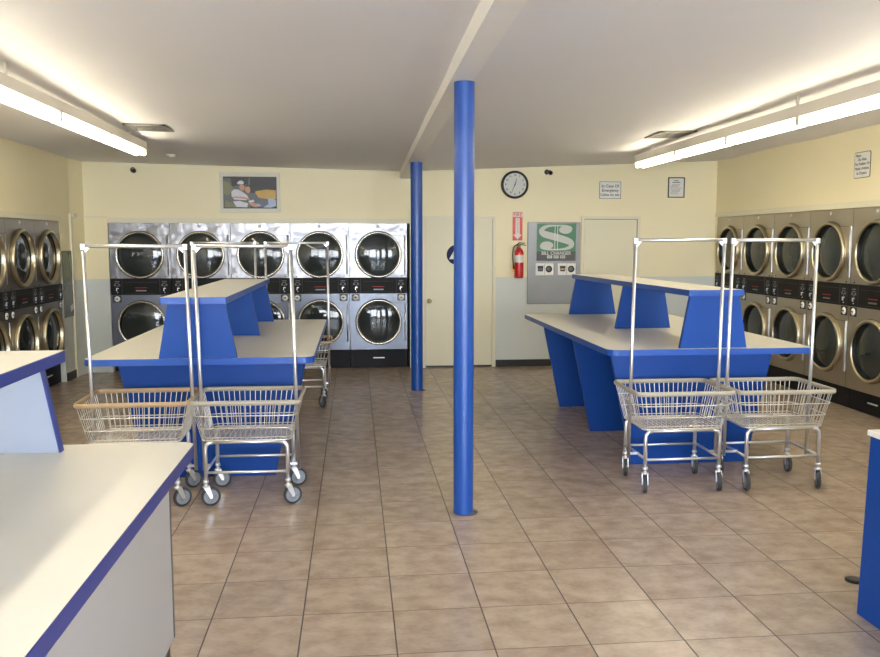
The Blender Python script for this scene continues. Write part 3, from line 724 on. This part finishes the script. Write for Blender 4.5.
# extinguisher
t = tag(empty('fire_extinguisher', (2.150, YB-.078, 1.182)), 'red fire extinguisher hanging on the back wall left of the bill changer', 'fire extinguisher')
MB().lathe([(0, .0), (.052, 0), (.058, .008), (.060, .02), (.060, .315), (.057, .345), (.045, .372), (.024, .388), (.020, .400), (0, .400)], n=32).build('cylinder', M['red'], t)
MB().lathe([(.0606, .205), (.0606, .300)], n=32).build('label_band', M['label_white'], t)
b = MB().lathe([(0, .398), (.020, .398), (.020, .425), (.012, .432), (0, .432)], n=16); b.build('valve', M['brass'], t)
b = MB(); b.tube([(-.02, 0, .425), (.02, -.01, .440), (.085, -.02, .428)], .006, 8); b.tube([(-.03, 0, .438), (.0, -.01, .462), (.07, -.02, .455)], .007, 8); b.build('handle', M['black'], t)
MB().tube([(-.015, 0, .432), (-.05, -.005, .430), (-.080, -.01, .39), (-.088, -.01, .30), (-.082, -.01, .20), (-.070, -.01, .12)], [.007, .008, .008, .008, .008, .012], 10).build('hose', M['black'], t)
MB().box(-.090, -.064, -.014, -.004, .085, .155).build('tag', M['yellow_tag'], t)
MB().box(-.02, .02, .055, .076, .25, .41).build('wall_bracket', M['frame_metal'], t)
# bill changer
t = tag(empty('bill_changer', (2.63, YB-.001, 1.375)), 'steel bill changer panel set in the back wall with a large green dollar sign', 'bill changer')
X0, X1, Z0, Z1 = -.355, .350, -.540, .540
MB().box(X0, X1, -.022, 0, Z0, Z1, bev=.004).build('front_panel', M['plate_steel'], t)
g0 = MB().box(-.235, .292, -.027, -.021, .155, .520, bev=.001).build('green_sign', M['green'], t)
MB().box(-.235, .292, -.027, -.021, .030, .1545, bev=.001).build('dark_sign', M['sign_dark'], t)
# the big S with two bars through it, as thick outline strokes
cxs, czs = .0285, .337
b = MB()
def stroke(pts, wd, y0_, y1_):
    P_ = [Vector((p[0], 0, p[1])) for p in pts]; Lf, Rt = [], []
    for i, p in enumerate(P_):
        d = (P_[min(i+1, len(P_)-1)]-P_[max(i-1, 0)]).normalized(); n_ = Vector((-d.z, 0, d.x)); Lf.append(p+n_*wd[i]); Rt.append(p-n_*wd[i])
    for i in range(len(P_)-1):
        q = [Lf[i], Lf[i+1], Rt[i+1], Rt[i]]
        A = [b.bm.verts.new((v.x, y0_, v.z)) for v in q]; B_ = [b.bm.verts.new((v.x, y1_, v.z)) for v in q]
        b.bm.faces.new(A); b.bm.faces.new(B_)
        for k_ in range(4): b.bm.faces.new((A[k_], A[(k_+1) % 4], B_[(k_+1) % 4], B_[k_]))
ctl = [(.70, .77, .10), (.86, .845, .075), (.72, .945, .045), (.48, .965, .030), (.26, .93, .055), (.13, .80, .095), (.17, .655, .125), (.38, .555, .135), (.62, .455, .135), (.84, .335, .125), (.885, .195, .095), (.76, .075, .055), (.52, .035, .030), (.28, .055, .045), (.13, .155, .08), (.29, .225, .10)]
# smooth the control path
def cr_(p0, p1, p2, p3, t_): return [.5*((2*b_)+(-a_+c2_)*t_+(2*a_-5*b_+4*c2_-d_)*t_*t_+(-a_+3*b_-3*c2_+d_)*t_**3) for a_, b_, c2_, d_ in zip(p0, p1, p2, p3)]
pts = []
for i in range(len(ctl)-1):
    p0, p1, p2, p3 = ctl[max(i-1, 0)], ctl[i], ctl[i+1], ctl[min(i+2, len(ctl)-1)]
    for k_ in range(6): pts.append(cr_(p0, p1, p2, p3, k_/6))
pts.append(ctl[-1])
WS, HS = .530, .340
stroke([(cxs+(p[0]-.5)*WS, czs+(p[1]-.5)*HS) for p in pts], [p[2]*HS*.98 for p in pts], -.0285, -.0268)
for ex, ez in ((.73, .80), (.26, .20)):
    b.prism([(cxs+(ex-.5)*WS+.088*math.cos(a), czs+(ez-.5)*HS+.052*math.sin(a)) for a in [2*PI*k_/20 for k_ in range(20)]], -.0286, -.0268, 'Y')
b.build('dollar_sign', M['silver_print'], g0)
b = MB()
for dx in (-.020, .016): b.box(cxs+dx-.004, cxs+dx+.004, -.0290, -.0268, czs-.165, czs+.165)
b.build('dollar_bars', M['label_white'], g0)
text_obj('lettering', 'BILL CHANGER', .062, M['silver_print'], t, (cxs, -.028, .130), bold=.0012, sx=.95)
for k_, (s_, c2) in enumerate((('$5', 'silver_print'), ('$10', 'silver_print'), ('$20', 'silver_print'))):
    xk = cxs-.088+k_*.088
    bb = MB().box(xk-.034, xk+.034, -.0285, -.0268, .064, .102).build('denomination_box', M[c2], t)
    text_obj('lettering', s_, .034, M['ink'], t, (xk, -.0292, .083))
for x_, lab in ((-.128, 0), (.172, 1)):
    s_ = MB().box(x_-.122, x_+.122, -.034, -.021, -.160, -.002, bev=.006).build('acceptor', M['white'], t)
    b = MB(); b.prism([(x_-.095, -.035), (x_-.015, -.035), (x_-.022, -.108), (x_-.088, -.108)], -.036, -.033, 'Y'); b.build('bill_slot', M['black'], s_)
    MB().box(x_-.085, x_-.03, -.040, -.035, -.088, -.070).build('slot_lip', M['yellow_tag'] if lab else M['text_grey'], s_)
    MB().lathe([(0, -.037), (.040, -.037), (.046, -.033)], (x_+.060, 0, -.078), 'Y', 24).build('return_ring', M['black'], s_)
    MB().lathe([(0, -.041), (.028, -.040), (.030, -.036)], (x_+.060, 0, -.078), 'Y', 20).build('coin_button', M['plate_steel'], s_)
    MB().box(x_-.002, x_+.002, -.0348, -.033, -.155, -.008).build('divider', M['text_grey'], s_)
# round restroom sign on the door
t = tag(empty('restroom_sign', (1.330, YB-.015, 1.488)), 'round navy restroom sign with white triangle on the left door', 'sign')
MB().lathe([(0, -.005), (.128, -.005), (.130, 0)], (0, 0, 0), 'Y', 48).build('disc', M['navy'], t)
MB().prism([(-.098, -.058), (.098, -.058), (0, .112)], -.0065, -.005, 'Y').build('triangle', M['label_white'], t)
# emergency notice
def notice(name, loc, rz, w, h, lines, label, size, fm, cat='sign', bl=.005, sp_=.055):
    t = tag(empty(name, loc, rz), label, cat)
    b = MB()
    for q in ((-w, w, h-bl, h), (-w, w, -h, -h+bl), (-w, -w+bl, -h, h), (w-bl, w, -h, h)): b.box(q[0], q[1], -.006, 0, q[2], q[3])
    b.build('border', fm, t)
    MB().box(-w+bl*.8, w-bl*.8, -.0045, 0, -h+bl*.8, h-bl*.8).build('board', M['label_white'], t)
    for s_, z_, sz in lines: text_obj('lettering', s_, sz, M['ink'], t, (0, -.0052, z_), bold=.0006)
    return t
t = notice('emergency_notice', (3.382, YB-.001, 2.338), 0, .146, .112, (('In Case Of', .052, .054), ('Emergency', -.004, .052)), 'white notice reading In Case Of Emergency on the back wall', .06, M['ink'])
text_obj('lettering', 'Call', .045, M['ink'], t, (-.098, -.0052, -.062), bold=.0004)
b = MB()
for k_ in range(12):
    if k_ in (3, 7): continue
    b.box(-.060+k_*.0158, -.050+k_*.0158, -.0056, -.0045, -.076, -.052)
b.build('faded_number', M['text_grey'], t)
# framed certificate
t = tag(empty('framed_certificate', (4.286, YB-.001, 2.378)), 'small black framed printed certificate near the back right corner', 'framed certificate')
w, h = .114, .134; b = MB()
for q in ((-w, w, h-.012, h), (-w, w, -h, -h+.012), (-w, -w+.012, -h, h), (w-.012, w, -h, h)): b.box(q[0], q[1], -.016, 0, q[2], q[3], bev=.002)
b.build('frame', M['ink'], t)
MB().box(-w+.01, w-.01, -.006, 0, -h+.01, h-.01).build('paper', M['label_white'], t)
b = MB(); random.seed(8)
b.box(-.03, .03, -.0068, -.006, .085, .095); b.box(-.055, .055, -.0068, -.006, .062, .072)
for k_ in range(9):
    L_ = random.uniform(.1, .16); x_ = random.uniform(-.085, -.06); b.box(x_, x_+L_, -.0068, -.006, .040-k_*.016, .044-k_*.016)
b.build('printed_lines', M['text_grey'], t)
# dryer notice on the right wall
t = tag(empty('dryer_notice', (XR-.001, 7.722, 2.390), -PI/2), 'white notice about rubber and plastic articles on the right wall', 'sign')
w, h = .130, .124
def rr(w_, h2, r): return rrect(-w_, w_, -h2, h2, r)
MB().prism(rr(w, h, .022), -.004, 0, 'Y').build('border', M['ink'], t)
MB().prism(rr(w-.006, h-.006, .018), -.0055, -.0035, 'Y').build('board', M['label_white'], t)
for s_, x_, z_, sz in (('Please', -.062, .090, .034), ('Do Not', 0, .052, .042), ('Dry Rubber Or', 0, .010, .038), ('Plastic Articles', 0, -.034, .038), ('In Dryers', 0, -.078, .042)):
    text_obj('lettering', s_, sz, M['ink'], t, (x_, -.006, z_), bold=.0005)
# poster on the left wall
t = tag(empty('wall_poster', (XL+.001, 10.475, 1.155), PI/2), 'narrow dark green and grey poster on left wall beside the dryers', 'poster')
b = MB().box(-.175, .175, -.008, 0, -.395, .395, 1)
b.prism([(-.155, .37), (-.02, .38), (.06, .30), (.02, .12), (-.06, .02), (-.15, .05)], -.0095, -.008, 'Y', 0); b.prism([(.05, .36), (.16, .36), (.15, .10), (.09, .16)], -.0095, -.008, 'Y', 0)
b.prism([(-.16, -.05), (.15, -.02), (.16, -.37), (-.15, -.37)], -.0092, -.008, 'Y', 1); b.prism([(.03, -.27), (.12, -.24), (.14, -.30), (.05, -.34)], -.0098, -.0092, 'Y', 2)
b.build('print', [mat('poster_green', rgb(74, 92, 62), .3, var=.3, vscale=12), mat('poster_grey', rgb(96, 98, 96), .25, var=.15, vscale=9), mat('poster_pale', rgb(180, 182, 180), .4, var=.05)], t)
# small detector by the end of the left light
t = tag(empty('smoke_detector', (-2.05, 9.9, zc(-2.05, 9.9)+.002)), 'small white ceiling detector past the end of the left light', 'detector')
MB().lathe([(0, -.038), (.035, -.036), (.05, -.018), (.055, 0)], n=24).build('body', M['fixture'], t)

# ------------------------------------------------------------------ camera
F = 841.07; pch, yaw, rol = 0.10273649, 0.10095493, 0.00019290
cy, sy, cp, sp_ = math.cos(yaw), math.sin(yaw), math.cos(pch), math.sin(pch)
fwd = Vector((sy*cp, cy*cp, -sp_)); right = Vector((cy, -sy, 0)); up = right.cross(fwd)
cam = bpy.data.cameras.new('camera'); co = bpy.data.objects.new('camera', cam); col.objects.link(co)
mw = Matrix.Identity(4)
for i in range(3): mw[i][0] = right[i]; mw[i][1] = up[i]; mw[i][2] = -fwd[i]; mw[i][3] = (0, 0, 1.6568)[i]
co.matrix_world = mw; cam.sensor_width = 36; cam.lens = F/880*36; cam.clip_start = .05; cam.clip_end = 200
sc.camera = co

# ------------------------------------------------------------------ light: daylight through the street front, tubes inside
w = bpy.data.worlds.new('daylight'); sc.world = w; w.use_nodes = True; nt = w.node_tree
bg = nt.nodes['Background']
tc = nt.nodes.new('ShaderNodeTexCoord'); sx = nt.nodes.new('ShaderNodeSeparateXYZ'); nt.links.new(tc.outputs['Generated'], sx.inputs[0])
rp = nt.nodes.new('ShaderNodeValToRGB'); nt.links.new(sx.outputs['Z'], rp.inputs[0])
rp.color_ramp.elements[0].position = 0; rp.color_ramp.elements[0].color = (.92, .96, 1, 1)
rp.color_ramp.elements[1].position = .6; rp.color_ramp.elements[1].color = (.45, .66, 1, 1)
nt.links.new(rp.outputs[0], bg.inputs[0]); bg.inputs[1].default_value = 31.0
for i, (a_, c_, z0, z1) in enumerate([(a, c, .45, 2.45) for a, c in wins]+[(dr[0], dr[1], .1, 2.3)]):
    l = bpy.data.lights.new('window_portal', 'AREA'); l.shape = 'RECTANGLE'; l.size = c_-a_; l.size_y = z1-z0; l.cycles.is_portal = True
    o = bpy.data.objects.new('window_portal', l); col.objects.link(o); o.location = ((a_+c_)/2, YF-.13, (z0+z1)/2); o.rotation_euler = (PI/2, 0, 0)
sc.view_settings.view_transform = 'Standard'; sc.view_settings.look = 'None'; sc.view_settings.gamma = 1; sc.view_settings.use_curve_mapping = False
sc.view_settings.exposure = 0.0
sc.cycles.use_denoising = True
sc.cycles.max_bounces = 10; sc.cycles.diffuse_bounces = 6; sc.cycles.glossy_bounces = 5; sc.cycles.sample_clamp_indirect = 8
